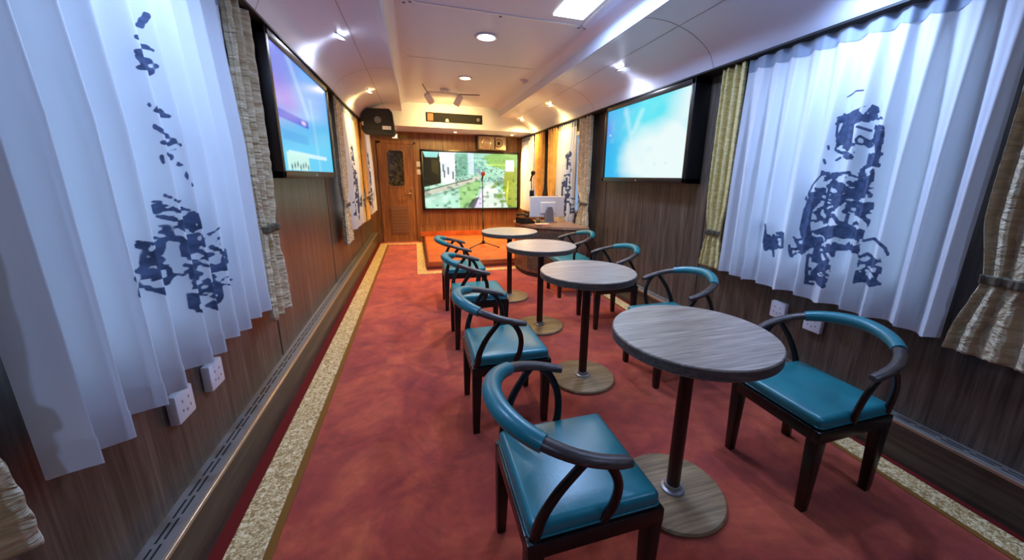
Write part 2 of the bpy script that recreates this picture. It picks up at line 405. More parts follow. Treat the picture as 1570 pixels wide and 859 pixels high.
# low stage platform
bm = BM(); box(bm, (.10, 5.33, 0), (2.235, 7.785, .10)); t = struct(obj('trim_20', bm, M_['stage']))
bm = BM(); tube(bm, [(.115, 7.78, .082), (.115, 5.35, .082), (2.23, 5.35, .082)], .026, 10); obj('nosing', bm, M_['nosing'], t, True)
bm = BM(); box(bm, (.10, 5.322, .0), (2.235, 5.331, .045)); obj('kick_strip', bm, M_['nosing'], t)

# ---------------------------------------------------------------- ceiling fixtures
def downlight(x, y, z, normal_tilt, color, power, label, group, lens=25, r=.04, on=True):
    t = thing('downlight', label, 'ceiling light', (x, y, z), group=group); t.rotation_euler = (0, normal_tilt, 0)
    bm = BM(); lathe(bm, [(r, -.001), (r*1.45, -.001), (r*1.5, -.006), (r*1.2, -.012), (r, -.008), (r, -.001)], 28); obj('trim_ring', bm, M_['white'], t, True)
    bm = BM(); lathe(bm, [(0, -.020), (r*.6, -.016), (r, -.006), (r, -.001), (0, -.001)], 28); obj('lens', bm, emit('downlight lens', color, lens), t, True)
    ld = bpy.data.lights.new('downlight', 'SPOT'); ld.energy = power; ld.color = color; ld.spot_size = math.radians(165 if normal_tilt else 128); ld.spot_blend = 1; ld.shadow_soft_size = .04
    lo = bpy.data.objects.new('downlight_beam', ld); COL.objects.link(lo); lo.parent = t; lo.location = (0, 0, -.03); lo.rotation_euler = (0, -normal_tilt, 0)
    return t
for i, (y, where) in enumerate(((-.5, 'behind the viewer'), (1.4, 'nearest the viewer'), (3.3, 'over the wall screen'), (5.2, 'over the far curtains'))):
    col = (COOL, COOL, NEUT, WARM)[i]
    downlight(-.48, y, 2.303, .38, col, P_COVE*(1, 1, 1, 1.7)[i], 'round downlight in the left cove '+where, 'downlights in the coves')
    downlight(1.86, y, 2.303, -.38, col, P_COVE*(1, 1, 1, 1.7)[i], 'round downlight in the right cove '+where, 'downlights in the coves')
downlight(1.86, 6.65, 2.303, -.38, WARM, P_COVE*2, 'round downlight at the far end of the right cove beside the bulkhead', 'downlights in the coves')
downlight(.66, 3.55, 2.5, 0, (.9, .93, 1), P_CEIL*1.2, 'larger round downlight in the middle of the ceiling, nearer of the two', 'downlights in the ceiling centre', 30, .07)
downlight(.66, 5.0, 2.5, 0, WARM, P_CEIL*1.6, 'round downlight in the ceiling centre just in front of the twin spotlights', 'downlights in the ceiling centre', 30, .06)
downlight(.76, 7.35, 2.12, 0, WARM, P_END, 'small downlight under the end bulkhead above the big screen', 'downlights in the ceiling centre', 12, .03)
downlight(1.85, 7.35, 2.12, 0, WARM, P_END*.8, 'small downlight under the end bulkhead at the right corner', 'downlights in the ceiling centre', 12, .03)
t = thing('access_panel', 'square screwed ceiling panel with a bright diffuser at the top of the picture', 'ceiling panel', (.68, 2.5, 2.5))
bm = BM(); box(bm, (-.72, -.60, -.012), (.72, .60, 0), .004); obj('plate', bm, M_['ceil'], t)
bm = BM()
for a, b in (((-.66, -.54, -.018), (.66, -.52, -.010)), ((-.66, .52, -.018), (.66, .54, -.010)), ((-.66, -.54, -.018), (-.64, .54, -.010)), ((.64, -.54, -.018), (.66, .54, -.010))): box(bm, a, b)
obj('raised_rim', bm, M_['white'], t)
bm = BM(); box(bm, (.36, -.45, -.022), (.60, .40, -.010), .004); obj('diffuser', bm, emit('diffuser', (.85, .93, 1), 4), t)
for x in (-.69, 0, .64, .69):
    for y in (-.57, .57):
        bm = BM(); lathe(bm, [(0, -.018), (.010, -.017), (.012, -.012), (0, -.012)], 12, (x, y, 0)); obj('screw', bm, M_['greyp'], t)
ld = bpy.data.lights.new('panel', 'AREA'); ld.shape = 'RECTANGLE'; ld.size = .24; ld.size_y = .85; ld.energy = P_PANEL; ld.color = COOL
lo = bpy.data.objects.new('panel_light', ld); COL.objects.link(lo); lo.parent = t; lo.location = (.48, -.02, -.04)
t = thing('smoke_detector', 'small round smoke detector on the right of the ceiling', 'detector', (1.37, 4.85, 2.5))
bm = BM(); lathe(bm, [(0, -.035), (.03, -.034), (.035, -.02), (.05, -.015), (.055, 0), (0, 0)], 28); obj('body', bm, M_['white'], t, True)
bm = BM(); lathe(bm, [(0, -.04), (.012, -.038), (.014, -.033), (0, -.033)], 14); obj('sensor_tip', bm, mat('pink', (.7, .3, .25), .5), t, True)
# twin spotlights
t = thing('ceiling_spotlights', 'white ceiling spotlight bar with two tilted heads before the end bulkhead', 'ceiling light', (.46, 5.75, 2.5))
bm = BM(); lathe(bm, [(0, -.04), (.05, -.038), (.06, 0), (0, 0)], 24); obj('ceiling_mount', bm, M_['white'], t, True)
bm = BM(); tube(bm, crom([(-.24, -.02, -.05), (-.1, 0, -.045), (.05, 0, -.045), (.2, .0, -.05)]), .02, 10, flat=.6); obj('bar', bm, M_['white'], t, True)
bm = BM(); tube(bm, [(.20, 0, -.05), (.52, .12, -.012)], .007, 8); obj('cable', bm, M_['tie'], t)
bm = BM(); tube(bm, [(-.24, -.02, -.05), (-.30, -.25, -.008)], .006, 8); obj('cable', bm, M_['tie'], t)
for x, rx, ry in ((-.22, .5, -.65), (.2, .5, .5)):
    R3 = Matrix.Rotation(ry, 4, 'Y') @ Matrix.Rotation(rx, 4, 'X')
    bm = BM(); lathe(bm, [(0, .06), (.035, .058), (.045, .04), (.048, -.08), (.040, -.084), (.038, -.07), (0, -.07)], 24, (x, 0, -.12), R3); h = obj('lamp_head', bm, M_['white'], t, True)
    bm = BM(); lathe(bm, [(0, -.076), (.036, -.076), (.036, -.071), (0, -.071)], 20, (x, 0, -.12), R3); obj('lens', bm, emit('spot lens', (1, .85, .6), 6), h)
    bm = BM(); tube(bm, [(x, 0, -.05), (x, 0, -.09)], .009, 8); obj('swivel', bm, M_['greyp'], t)
ld = bpy.data.lights.new('spot', 'SPOT'); ld.energy = P_SPOT; ld.color = WARM; ld.spot_size = 1.9; ld.spot_blend = .8; ld.shadow_soft_size = .05
lo = bpy.data.objects.new('spot_beam', ld); COL.objects.link(lo); lo.parent = t; lo.location = (.1, .15, -.22); lo.rotation_euler = (1.25, 0, 0)

# ---------------------------------------------------------------- painting helpers for prints and screens
def seg_dist(px, py, pts):
    d = np.full(px.shape, 1e9)
    for (ax, ay), (bx, by) in zip(pts, pts[1:]):
        vx, vy = bx-ax, by-ay; L = vx*vx+vy*vy+1e-12
        t = np.clip(((px-ax)*vx+(py-ay)*vy)/L, 0, 1)
        d = np.minimum(d, np.hypot(px-ax-t*vx, py-ay-t*vy))
    return d
def inside(px, py, poly):
    r = np.zeros(px.shape, bool); n = len(poly)
    for i in range(n):
        (x1, y1), (x2, y2) = poly[i], poly[(i+1) % n]
        c = (y1 > py) != (y2 > py)
        r ^= c & (px < (x2-x1)*(py-y1)/((y2-y1) if y2 != y1 else 1e-9)+x1)
    return r
def vnoise(a, b, seed):
    rr = np.random.RandomState(seed); g = rr.rand(64, 64)
    i = np.floor(a).astype(int); j = np.floor(b).astype(int); fx = a-i; fy = b-j; fx = fx*fx*(3-2*fx); fy = fy*fy*(3-2*fy)
    G = lambda p, q: g[p % 64, q % 64]
    return (G(i, j)*(1-fx)+G(i+1, j)*fx)*(1-fy)+(G(i, j+1)*(1-fx)+G(i+1, j+1)*fx)*fy
def ink_field(px, py, items, ay=1.0):
    """pigment of the printed cloth : strokes, filled shapes and brushy camouflage-like fills"""
    px = px*ay; items = [(it[0], [(a*ay, b) for a, b in it[1]])+tuple(it[2:]) for it in items]
    s = np.full(px.shape, -1.0)
    for q, it in enumerate(items):
        if it[0] == 's': v = it[2]/2-seg_dist(px, py, it[1])
        elif it[0] == 'n':
            d = seg_dist(px, py, it[1]+[it[1][0]]); v = np.where(inside(px, py, it[1]), d, -d)
            n = vnoise(px/.030+3*vnoise(px/.05, py/.05, 3), py/.021+2*vnoise(px/.04, py/.04, 5), 7+q)*.7+.3*vnoise(px/.012, py/.010, 9)
            v = np.minimum(v+.004, (n-.50)*.045)
        else:
            d = seg_dist(px, py, it[1]+[it[1][0]]); v = np.where(inside(px, py, it[1]), d, -d)
        s = np.maximum(s, v)
    return np.clip(.5+s/.010, 0, 1)
def grid_mesh(name, P, mats, parent=None, thick=0):
    """P: (ny,nx,3) array -> mesh"""
    ny, nx = P.shape[:2]; V = P.reshape(-1, 3)
    i = np.arange(ny*nx).reshape(ny, nx)
    F = np.stack([i[:-1, :-1], i[:-1, 1:], i[1:, 1:], i[1:, :-1]], -1).reshape(-1, 4)
    me = bpy.data.meshes.new(name); me.from_pydata(V.tolist(), [], F.tolist())
    for mm in mats: me.materials.append(mm)
    me.polygons.foreach_set('use_smooth', [True]*len(me.polygons))
    o = bpy.data.objects.new(name, me); COL.objects.link(o)
    if parent is not None: o.parent = parent
    return o
def set_ink(o, vals):
    a = o.data.attributes.new('ink', 'FLOAT', 'POINT'); a.data.foreach_set('value', vals.ravel().astype(np.float32))
def set_paint(o, C):
    a = o.data.attributes.new('paint', 'FLOAT_COLOR', 'POINT')
    D = np.ones((C.shape[0]*C.shape[1], 4), np.float32); D[:, :3] = C.reshape(-1, 3); a.data.foreach_set('color', D.ravel())

LEFT_PRINT = [('s',[(1.516,1.733),(1.562,1.765)],0.0208),('s',[(1.49,1.676),(1.521,1.679),(1.55,1.67)],0.0132),('s',[(1.477,1.638),(1.517,1.644),(1.556,1.627),(1.514,1.6),(1.466,1.596)],0.0132),('s',[(1.491,1.626),(1.499,1.616)],0.0284),('p',[(1.489,1.482),(1.528,1.508),(1.544,1.492),(1.583,1.487),(1.575,1.477),(1.525,1.477)]),('s',[(1.483,1.441),(1.533,1.423),(1.574,1.407),(1.591,1.397)],0.0151),('s',[(1.502,1.396),(1.542,1.397)],0.0132),('s',[(1.58,1.383),(1.581,1.381)],0.0132),('s',[(1.54,1.378),(1.541,1.377)],0.0085),('s',[(1.48,1.5),(1.48,1.498)],0.0114),('s',[(1.526,1.363),(1.56,1.34)],0.0151),('s',[(1.488,1.356),(1.495,1.338)],0.0114),('s',[(1.525,1.36),(1.587,1.325),(1.618,1.268)],0.0088),('s',[(1.59,1.335),(1.589,1.325)],0.0103),('s',[(1.403,1.223),(1.439,1.223),(1.47,1.245),(1.532,1.217)],0.0074),('s',[(1.405,1.203),(1.459,1.198)],0.0118),('s',[(1.415,1.179),(1.488,1.168)],0.0147),('s',[(1.426,1.157),(1.445,1.13),(1.419,1.11),(1.47,1.102)],0.0088),('s',[(1.476,1.163),(1.47,1.102)],0.0088),('s',[(1.496,1.145),(1.56,1.121),(1.613,1.1),(1.625,1.063)],0.0103),('s',[(1.499,1.11),(1.553,1.069),(1.626,1.028)],0.0147),('s',[(1.496,1.085),(1.58,1.043)],0.0103),('s',[(1.49,1.022),(1.543,1.01),(1.618,0.99)],0.0118),('s',[(1.566,0.97),(1.606,0.938),(1.593,0.92),(1.559,0.933)],0.0088),('s',[(1.499,0.919),(1.562,0.889),(1.65,0.866)],0.0074),('s',[(1.484,0.896),(1.495,0.875)],0.0132),('s',[(1.486,0.865),(1.49,0.862)],0.0088),('s',[(1.307,1.123),(1.4,1.11),(1.419,1.056),(1.415,1.044)],0.0088),('s',[(1.3,1.113),(1.326,1.109),(1.315,1.066),(1.283,1.04)],0.0191),('s',[(1.283,1.04),(1.291,0.993),(1.378,0.967),(1.404,0.985),(1.407,1.009),(1.367,1.055)],0.0132),('s',[(1.306,1.037),(1.341,1.017)],0.0118),('s',[(1.408,0.997),(1.478,0.988)],0.0074),('s',[(1.649,1.074),(1.751,1.114)],0.0059),('n',[(1.403,1.223),(1.616,1.178),(1.637,1.04),(1.687,0.862),(1.662,0.815),(1.472,0.876),(1.48,1.056),(1.455,1.101),(1.388,1.115)],1),('n',[(1.303,1.123),(1.409,1.109),(1.42,1.031),(1.396,0.962),(1.274,0.992)],1),('n',[(1.656,1.09),(1.766,1.093),(1.765,0.985),(1.79,0.873),(1.692,0.896),(1.654,0.993)],1)]
RIGHT_PRINT = [('s',[(1.467,1.744),(1.436,1.761),(1.401,1.754)],0.0077),('p',[(1.507,1.61),(1.464,1.672),(1.446,1.639),(1.488,1.608)]),('p',[(1.458,1.641),(1.426,1.654),(1.378,1.641),(1.345,1.687),(1.322,1.678),(1.305,1.62),(1.324,1.611),(1.358,1.65),(1.382,1.607),(1.409,1.598),(1.401,1.501),(1.413,1.478),(1.445,1.517),(1.465,1.494),(1.485,1.533),(1.47,1.581)]),('p',[(1.306,1.575),(1.28,1.549),(1.262,1.434),(1.273,1.388),(1.297,1.4),(1.293,1.459),(1.309,1.541)]),('s',[(1.395,1.585),(1.325,1.565)],0.0123),('s',[(1.388,1.525),(1.374,1.541),(1.344,1.527),(1.349,1.5),(1.379,1.506),(1.388,1.525)],0.0108),('s',[(1.33,1.514),(1.316,1.495)],0.0246),('s',[(1.435,1.498),(1.426,1.513),(1.408,1.496),(1.415,1.476),(1.435,1.498)],0.0123),('s',[(1.419,1.447),(1.405,1.438)],0.0215),('s',[(1.517,1.504),(1.508,1.484)],0.0108),('s',[(1.523,1.433),(1.515,1.413)],0.0123),('s',[(1.52,1.373),(1.52,1.353)],0.0123),('s',[(1.526,1.347),(1.558,1.299),(1.584,1.214)],0.0092),('s',[(1.458,1.43),(1.442,1.442)],0.0123),('s',[(1.316,1.389),(1.297,1.4)],0.0185),('p',[(1.564,1.257),(1.498,1.273),(1.498,1.205),(1.531,1.161),(1.528,1.077),(1.498,0.995),(1.508,0.936),(1.571,0.998),(1.587,1.04),(1.585,1.157)]),('s',[(1.385,1.365),(1.438,1.359),(1.464,1.301),(1.469,1.194),(1.461,1.154),(1.415,1.185),(1.38,1.252)],0.0138),('s',[(1.441,1.314),(1.406,1.264),(1.438,1.236),(1.418,1.198)],0.0215),('s',[(1.324,1.377),(1.32,1.367)],0.0215),('s',[(1.328,1.341),(1.288,1.305)],0.0123),('s',[(1.334,1.285),(1.331,1.283)],0.0185),('s',[(1.307,1.292),(1.3,1.286)],0.0154),('s',[(1.319,1.242),(1.313,1.235)],0.02),('s',[(1.301,1.206),(1.295,1.202)],0.0169),('p',[(1.304,1.168),(1.259,1.215),(1.247,1.186),(1.277,1.146)]),('p',[(1.482,1.055),(1.409,1.092),(1.326,1.102),(1.262,1.072),(1.277,1.032),(1.324,1.037),(1.374,1.043),(1.432,1.006)]),('s',[(1.377,1.056),(1.344,1.047)],0.0492),('p',[(1.364,0.99),(1.269,0.994),(1.275,0.967),(1.371,0.962)]),('s',[(1.347,1.151),(1.349,1.099)],0.0185),('s',[(1.42,1.144),(1.387,1.108)],0.0185),('s',[(1.458,1.002),(1.468,0.915),(1.418,0.868),(1.459,0.8),(1.396,0.759)],0.0277),('s',[(1.413,0.982),(1.378,0.933)],0.0215),('s',[(1.509,0.906),(1.49,0.732),(1.448,0.744)],0.0154),('s',[(1.425,0.938),(1.397,0.901),(1.433,0.879)],0.0154),('s',[(1.443,0.789),(1.393,0.781)],0.0185),('s',[(1.812,1.041),(1.782,0.9)],0.0215),('s',[(1.783,0.965),(1.753,0.937)],0.0462),('s',[(1.728,0.973),(1.677,0.974),(1.669,0.928),(1.707,0.906),(1.728,0.973)],0.0154),('s',[(1.748,0.986),(1.721,0.846)],0.0123),('s',[(1.631,0.943),(1.601,0.872)],0.0123),('s',[(1.589,0.973),(1.551,0.987),(1.54,0.952),(1.575,0.938),(1.589,0.973)],0.0138),('s',[(1.609,0.992),(1.585,0.951)],0.0123),('s',[(1.254,1.029),(1.202,1.044),(1.16,1.015),(1.138,0.982)],0.0138),('s',[(1.248,0.947),(1.219,0.966),(1.183,0.948),(1.209,0.917),(1.236,0.917)],0.0154),('p',[(1.258,0.885),(1.218,0.856),(1.153,0.854),(1.148,0.83),(1.254,0.806)]),('s',[(1.175,0.886),(1.168,0.876)],0.0185),('s',[(1.277,1.032),(1.241,0.883)],0.0092),('n',[(1.495,1.646),(1.324,1.69),(1.278,1.56),(1.247,1.388),(1.307,1.401),(1.308,1.609),(1.371,1.606),(1.406,1.586),(1.38,1.427),(1.475,1.482)],1),('n',[(1.55,1.258),(1.503,1.366),(1.379,1.365),(1.284,1.388),(1.237,1.162),(1.26,1.06),(1.275,0.967),(1.371,0.962),(1.383,0.762),(1.497,0.73),(1.504,0.878),(1.498,0.995),(1.574,1.012)],1),('n',[(1.818,0.976),(1.677,1.012),(1.656,0.907),(1.782,0.883)],1),('n',[(1.259,0.944),(1.165,0.964),(1.138,0.833),(1.249,0.808)],1),('n',[(1.631,0.943),(1.604,1.008),(1.517,1.021),(1.501,0.937),(1.616,0.869)],1)]


def folds(u, n, seed):
    rr = np.random.RandomState(seed); ph = rr.rand(6)*6.28
    w = u*n*2*PI + .55*np.sin(u*2*PI*1.7+ph[0]) + .35*np.sin(u*2*PI*4.1+ph[1])
    return np.sin(w+.55*np.sin(w)) + .2*np.sin(2*w+ph[2]) , w
def sheer_curtain(side, y0, y1, n, seed, items, label, res=.0065, group='white printed sheer curtains', z0=.66, xo=0, bow=0):
    X = (-.757 if side < 0 else 2.135)+xo; inn = -side   # inward direction
    t = thing('sheer_curtain', label, 'curtain', (X, (y0+y1)/2, z0), group=group)
    ny = int((y1-y0)/res); nz_ = int(1.40/res); zt = 2.075
    u = np.linspace(0, 1, ny); z = np.linspace(z0, zt, nz_); U, Z = np.meshgrid(u, z)
    w, ph = folds(U, n, seed); w2, _ = folds(U, n*.5, seed+5)
    h = (zt-Z)/(zt-z0)
    amp = .013+.026*np.clip(h*2.2, 0, 1)
    Xp = X + inn*(amp*w + .006*w2*h) ; Yp = y0+(y1-y0)*U + .012*h*np.cos(ph)*1.0
    Zp = Z + (1-np.clip((Z-z0)/.12, 0, 1))*(.008*np.sin(ph*.5+seed)+.005*w)
    P = np.stack([Xp-X, Yp-(y0+y1)/2, Zp-z0], -1)
    o = grid_mesh('fabric', P, [M_['sheer']], t)
    kx = 1.9 if side < 0 else .7   # the cloth carries its print across the depth of each fold
    set_ink(o, ink_field(Yp+kx*inn*(Xp-X), Z, items, .6 if side < 0 else .85) if items else np.zeros(U.shape))
    # heading tape and stitched hem
    for nm, za, zb, off, mm in (('heading_tape', zt-.055, zt+.003, .002, M_['sheertape']), ('hem', z0-.001, z0+.075, .0022, M_['sheer'])):
        zz = np.linspace(za, zb, 8); U2, Z2 = np.meshgrid(u, zz); w_, p_ = folds(U2, n, seed); w2_, _ = folds(U2, n*.5, seed+5); h_ = (zt-Z2)/(zt-z0)
        a_ = .013+.026*np.clip(h_*2.2, 0, 1)
        if nm == 'heading_tape': Z2 = Z2-(1-(Z2-za)/(zb-za))*.018*np.abs(np.cos(p_*.5))
        Zq = Z2 + (1-np.clip((Z2-z0)/.12, 0, 1))*(.008*np.sin(p_*.5+seed)+.005*w_)
        P = np.stack([X+inn*(a_*w_+.006*w2_*h_+off)-X, y0+(y1-y0)*U2+.012*h_*np.cos(p_)-(y0+y1)/2, Zq-z0], -1)
        q = grid_mesh(nm, P, [mm], t); set_ink(q, np.zeros(U2.shape))
    return t
def drape(side, y0, y1, seed, label, m, tie=1.0, z0=.58, pull=0, pinch=.72, n=4, tiecol=None, group='gold side drapes', xo=0):
    X = (-.765 if side < 0 else 2.150)+xo; inn = -side; yc = (y0+y1)/2; W_ = y1-y0
    t = thing('drape', label, 'curtain', (X, yc, z0), group=group)
    zt = 2.08; nu, nv = 70, 150
    u = np.linspace(0, 1, nu); z = np.linspace(z0, zt, nv); U, Z = np.meshgrid(u, z)
    def shape(U, Z, off=0):
        w, ph = folds(U, n, seed)
        g = np.exp(-((Z-tie)/.16)**2); wid = 1-(1-pinch)*g
        below = np.clip((tie-Z)/.4, 0, 1); wid = wid*(1+.06*below)
        amp = .020*(1-.5*g)+.008
        rs = np.random.RandomState(seed); kk = rs.rand(3)*6
        cr = .004*np.sin(Z*61+9*np.sin(U*5+kk[0])+5*np.sin(Z*9)+kk[1])*np.sin(U*7+Z*13+kk[2])*(.5+g)
        return np.stack([inn*(amp*w+cr+off), (U-.5)*W_*wid+pull*g*W_, Z-z0+.006*np.sin(ph)*(1-np.clip((Z-z0)/.05, 0, 1))], -1)
    o = grid_mesh('fabric', shape(U, Z), [m], t)
    so = o.modifiers.new('solid', 'SOLIDIFY'); so.thickness = .004; so.offset = 0
    zz = np.linspace(tie-.018, tie+.018, 6); U2, Z2 = np.meshgrid(u, zz)
    P = shape(U2, Z2, .010); P[..., 0] = inn*np.maximum(inn*P[..., 0], .002)+inn*.006
    q = grid_mesh('tieback', P, [tiecol or M_['tie']], t); so = q.modifiers.new('solid', 'SOLIDIFY'); so.thickness = .006; so.offset = 0
    # vertical fringe braid on the inner edge
    bmf = BM(); zs = np.linspace(z0, zt, 60)
    pts = [Vector(shape(np.array([[.02]]), np.array([[a]]), .006)[0, 0]) for a in zs]
    tube(bmf, pts, .006, 6, up=(1, 0, 0)); obj('braid', bmf, m, t, True)
    return t
def shift(items, dy, flip=None, dz=0, sc=1):
    o = []
    for it in items:
        pts = [(((2*flip-a) if flip else a)+dy, b+dz) for a, b in it[1]]
        o.append((it[0], pts)+tuple(it[2:]))
    return o
sheer_curtain(1, .885, 2.11, 10, 3, RIGHT_PRINT, 'white sheer curtain with dark blue figure print, nearest window on the right', .0045)
sheer_curtain(-1, .92, 2.10, 10, 8, LEFT_PRINT, 'white sheer curtain with a dark blue face print, nearest window on the left', .0042)
sheer_curtain(1, 4.87, 5.58, 9, 5, shift(RIGHT_PRINT, 3.72), 'white sheer curtain with faint figure print behind the monitor on the right', .010)
sheer_curtain(-1, 4.90, 5.75, 9, 6, shift(RIGHT_PRINT, 3.85), 'white sheer curtain between cream and amber drapes, left wall beyond the screen', .010)
sheer_curtain(1, 6.82, 7.66, 9, 7, [], 'plain white sheer curtain in the far right corner by the big screen', .012)
sheer_curtain(-1, 6.76, 7.62, 9, 9, shift(RIGHT_PRINT, 5.6), 'white sheer curtain in the far left corner beside the wooden door', .012)
G = M_['gold']; A = M_['amber']
drape(-1, 2.13, 2.42, 1, 'beige satin drape with tieback left of the left wall screen', G, 1.03, .55, n=3)
drape(1, 2.14, 2.34, 2, 'pale gold drape right of the right wall screen beside the large sheer', M_['yellow'], .93, .66, n=3)
drape(1, .56, .865, 3, 'gold drape at the right edge of the picture beyond the large sheer', G, .95, .63)
drape(-1, .58, .88, 4, 'gold drape at the left edge nearest the viewer', G, .95, .6)
drape(-1, 4.40, 4.86, 5, 'beige drape with tieback just beyond the left wall screen', G, .98, .55)
drape(1, 4.42, 4.84, 6, 'cream patterned drape with tieback just beyond the right wall screen', G, .98, .5, pull=-.15, pinch=.55)
drape(-1, 5.80, 6.12, 7, 'amber drape before the speaker on the left wall', A, .95, .62)
drape(1, 5.62, 6.08, 8, 'amber drape behind the monitor, nearer of the right amber pair', A, .95, .62)
drape(-1, 6.34, 6.72, 9, 'amber drape under the hanging speaker on the left wall', A, .95, .6)
drape(1, 6.28, 6.78, 10, 'amber drape behind the monitor, farther of the right amber pair', A, .95, .62)

# ---------------------------------------------------------------- screens
def cn(a, b, n=7, seed=0):
    """smooth value noise on arrays a,b in 0..1"""
    rr = np.random.RandomState(seed); g = rr.rand(n+2, n+2)
    x = np.clip(a, 0, 1)*n; y = np.clip(b, 0, 1)*n; i = np.floor(x).astype(int); j = np.floor(y).astype(int); fx = x-i; fy = y-j
    fx = fx*fx*(3-2*fx); fy = fy*fy*(3-2*fy)
    return (g[i, j]*(1-fx)+g[i+1, j]*fx)*(1-fy)+(g[i, j+1]*(1-fx)+g[i+1, j+1]*fx)*fy
def lerp(a, b, t): return np.asarray(a)*(1-t[..., None])+np.asarray(b)*t[..., None]
def sst(x, a, b):
    t = np.clip((x-a)/(b-a), 0, 1); return t*t*(3-2*t)
def television(side, xs, y0, y1, z0, z1, label, C, bez=.045, depth=.11):
    """frame along the wall; screen colours C (nv,nu,3), u runs from far (0) to near (1)"""
    xw = XL if side < 0 else XR; inn = -side
    t = thing('television', label, 'television', (xw, (y0+y1)/2, z0), group='wall televisions')
    xf = xs-xw; a, b = -(y1-y0)/2, (y1-y0)/2; h = z1-z0
    bm = BM()
    for p, q in (((0, a, 0), (xf, a+bez, h)), ((0, b-bez, 0), (xf, b, h)), ((0, a, 0), (xf, b, bez)), ((0, a, h-bez), (xf, b, h))):
        box(bm, [min(p[i], q[i]) for i in range(3)], [max(p[i], q[i]) for i in range(3)], .006)
    obj('frame', bm, M_['black'], t, 'auto')
    bm = BM(); box(bm, (min(0, xf*.9), a+.02, .02), (max(0, xf*.9), b-.02, h-.02)); obj('housing', bm, M_['blackmat'], t)
    nv, nu = C.shape[:2]; u = np.linspace(0, 1, nu); v = np.linspace(0, 1, nv); U, V = np.meshgrid(u, v)
    P = np.stack([np.full(U.shape, xf-inn*.012), (b-bez)-(b-a-2*bez)*U, h-bez-(h-2*bez)*V], -1)
    o = grid_mesh('screen', P, [emit_attr('screen glow', SCREEN)], t); set_paint(o, C)
    bm = BM(); box(bm, (xf-.001 if inn > 0 else xf-.002, -.02, .012), (xf+.002 if inn > 0 else xf+.001, .02, .028)); obj('logo_badge', bm, M_['steel'], t)
    return t
SCREEN = .72
U, V = np.meshgrid(np.linspace(0, 1, 120), np.linspace(0, 1, 72))
# right screen : u=0 far (left in the picture) .. 1 near ; v=0 top
n1 = cn(U, V, 5, 1); n2 = cn(U, V, 11, 2)
base = lerp((.03, .50, .92), (.10, .80, .92), sst(U+.25*n1, .1, .7))
glow = np.clip(1.25-((U-.62)**2/.16+(V-.75)**2/.22), 0, 1) + .9*sst(U+.15*V, .72, 1.0)
C = lerp(base, (.86, 1.0, 1.0), np.clip(glow*.95+.25*(n2-.5), 0, 1))
C = lerp(C, (.10, .28, .90), np.clip(.9-np.hypot((U-.02)/.12, (V-.25)/.30), 0, 1))
C = lerp(C, (.75, .98, 1), .5*np.clip(1-seg_dist(U, V, [(.50, .12), (.40, .38)])/.05, 0, 1))
C = lerp(C, (.75, .98, 1), .4*np.clip(1-seg_dist(U, V, [(.28, .05), (.40, .55)])/.05, 0, 1))
C = lerp(C, (.55, .85, 1.0), .8*np.clip(1.2-seg_dist(U, V, [(.05, .36), (.07, .36)])/.015, 0, 1))
for x, y in ((.7, .83), (.82, .82)): C = lerp(C, (.45, .80, .75), .6*np.clip(1.3-np.hypot(U-x, V-y)/.015, 0, 1))
television(1, 2.085, 2.555, 3.985, 1.285, 2.078, 'large black television showing a pale cyan picture on the right wall', C)
# left screen : u=0 far (right in the picture)
U2 = 1-U   # now 0 near (left in picture) .. 1 far
n1 = cn(U2, V, 5, 4); n2 = cn(U2, V, 9, 6)
C = lerp((.20, .27, .86), (.10, .42, .95), sst(U2+.2*V, .1, .6))
C = lerp(C, (.33, .20, .86), .75*np.clip(1-np.hypot((U2-.15)/.25, (V-.40)/.22), 0, 1))
C = lerp(C, (.10, .62, .95), sst(V+.2*U2+.12*n1, .45, .95))
C = lerp(C, (.45, .80, 1.0), .35*np.clip(1-np.abs(U2-.60-.1*(V-.5))/.05, 0, 1)*(V > .25))
C = lerp(C, (.50, .82, 1.0), .45*np.clip(1-seg_dist(U2, V, [(.25, 0), (.5, .45)])/.06, 0, 1))
def rect(C, x0, x1, y0, y1, col, a=1., UU=U2, VV=V):
    return lerp(C, col, a*((UU > x0) & (UU < x1) & (VV > y0) & (VV < y1)))
C = rect(C, .0, .48, .50, .57, (.03, .12, .78)); C = lerp(C, (.85, .75, .95), np.clip(1.3-np.hypot((U2-.40)/.045, (V-.535)/.022), 0, 1))
C = rect(C, .05, .45, .66, .74, (.04, .40, .88), .6)
C = rect(C, .10, .84, .82, .86, (.75, .97, 1.0), .8); C = rect(C, .06, .42, .84, 1.0, (.60, .92, .82), .9)
for k in range(7):
    C = lerp(C, (.02, .06, .08), np.clip(1.3-np.hypot((U2-(.12+.045*k))/.014, (V-.965+.012*(k % 3))/.03), 0, 1))
C = rect(C, .80, 1.0, .0, .03, (.85, .9, .95), .5)
television(-1, -.722, 2.515, 4.02, 1.285, 2.08, 'large black television showing a blue and violet picture on the left wall', C)
# big end screen
U, V = np.meshgrid(np.linspace(0, 1, 190), np.linspace(0, 1, 110))
n1 = cn(U, V, 24, 11); n2 = cn(U, V, 60, 12); n3 = cn(U, V, 9, 13)
C = np.broadcast_to(np.array((.50, .78, .62)), U.shape+(3,)).copy()
C = lerp(C, (.85, .97, .93), np.clip((n1-.35)*1.6, 0, 1))
def pol(C, pts, col, a=1.): return lerp(C, col, a*inside(U, V, pts))
def stk(C, pts, w, col, a=1.): return lerp(C, col, a*np.clip(1.2-seg_dist(U*1.7, V, [(x*1.7, y) for x, y in pts])/w, 0, 1))
C = pol(C, [(0, 0), (.17, 0), (.17, .55), (0, .62)], (.02, .03, .025)); C = pol(C, [(0, 0), (.16, 0), (.14, .1), (.02, .1)], (.45, .85, .80))
C = pol(C, [(.08, .12), (.15, .15), (.15, .4), (.08, .35)], (.10, .09, .04), .8)
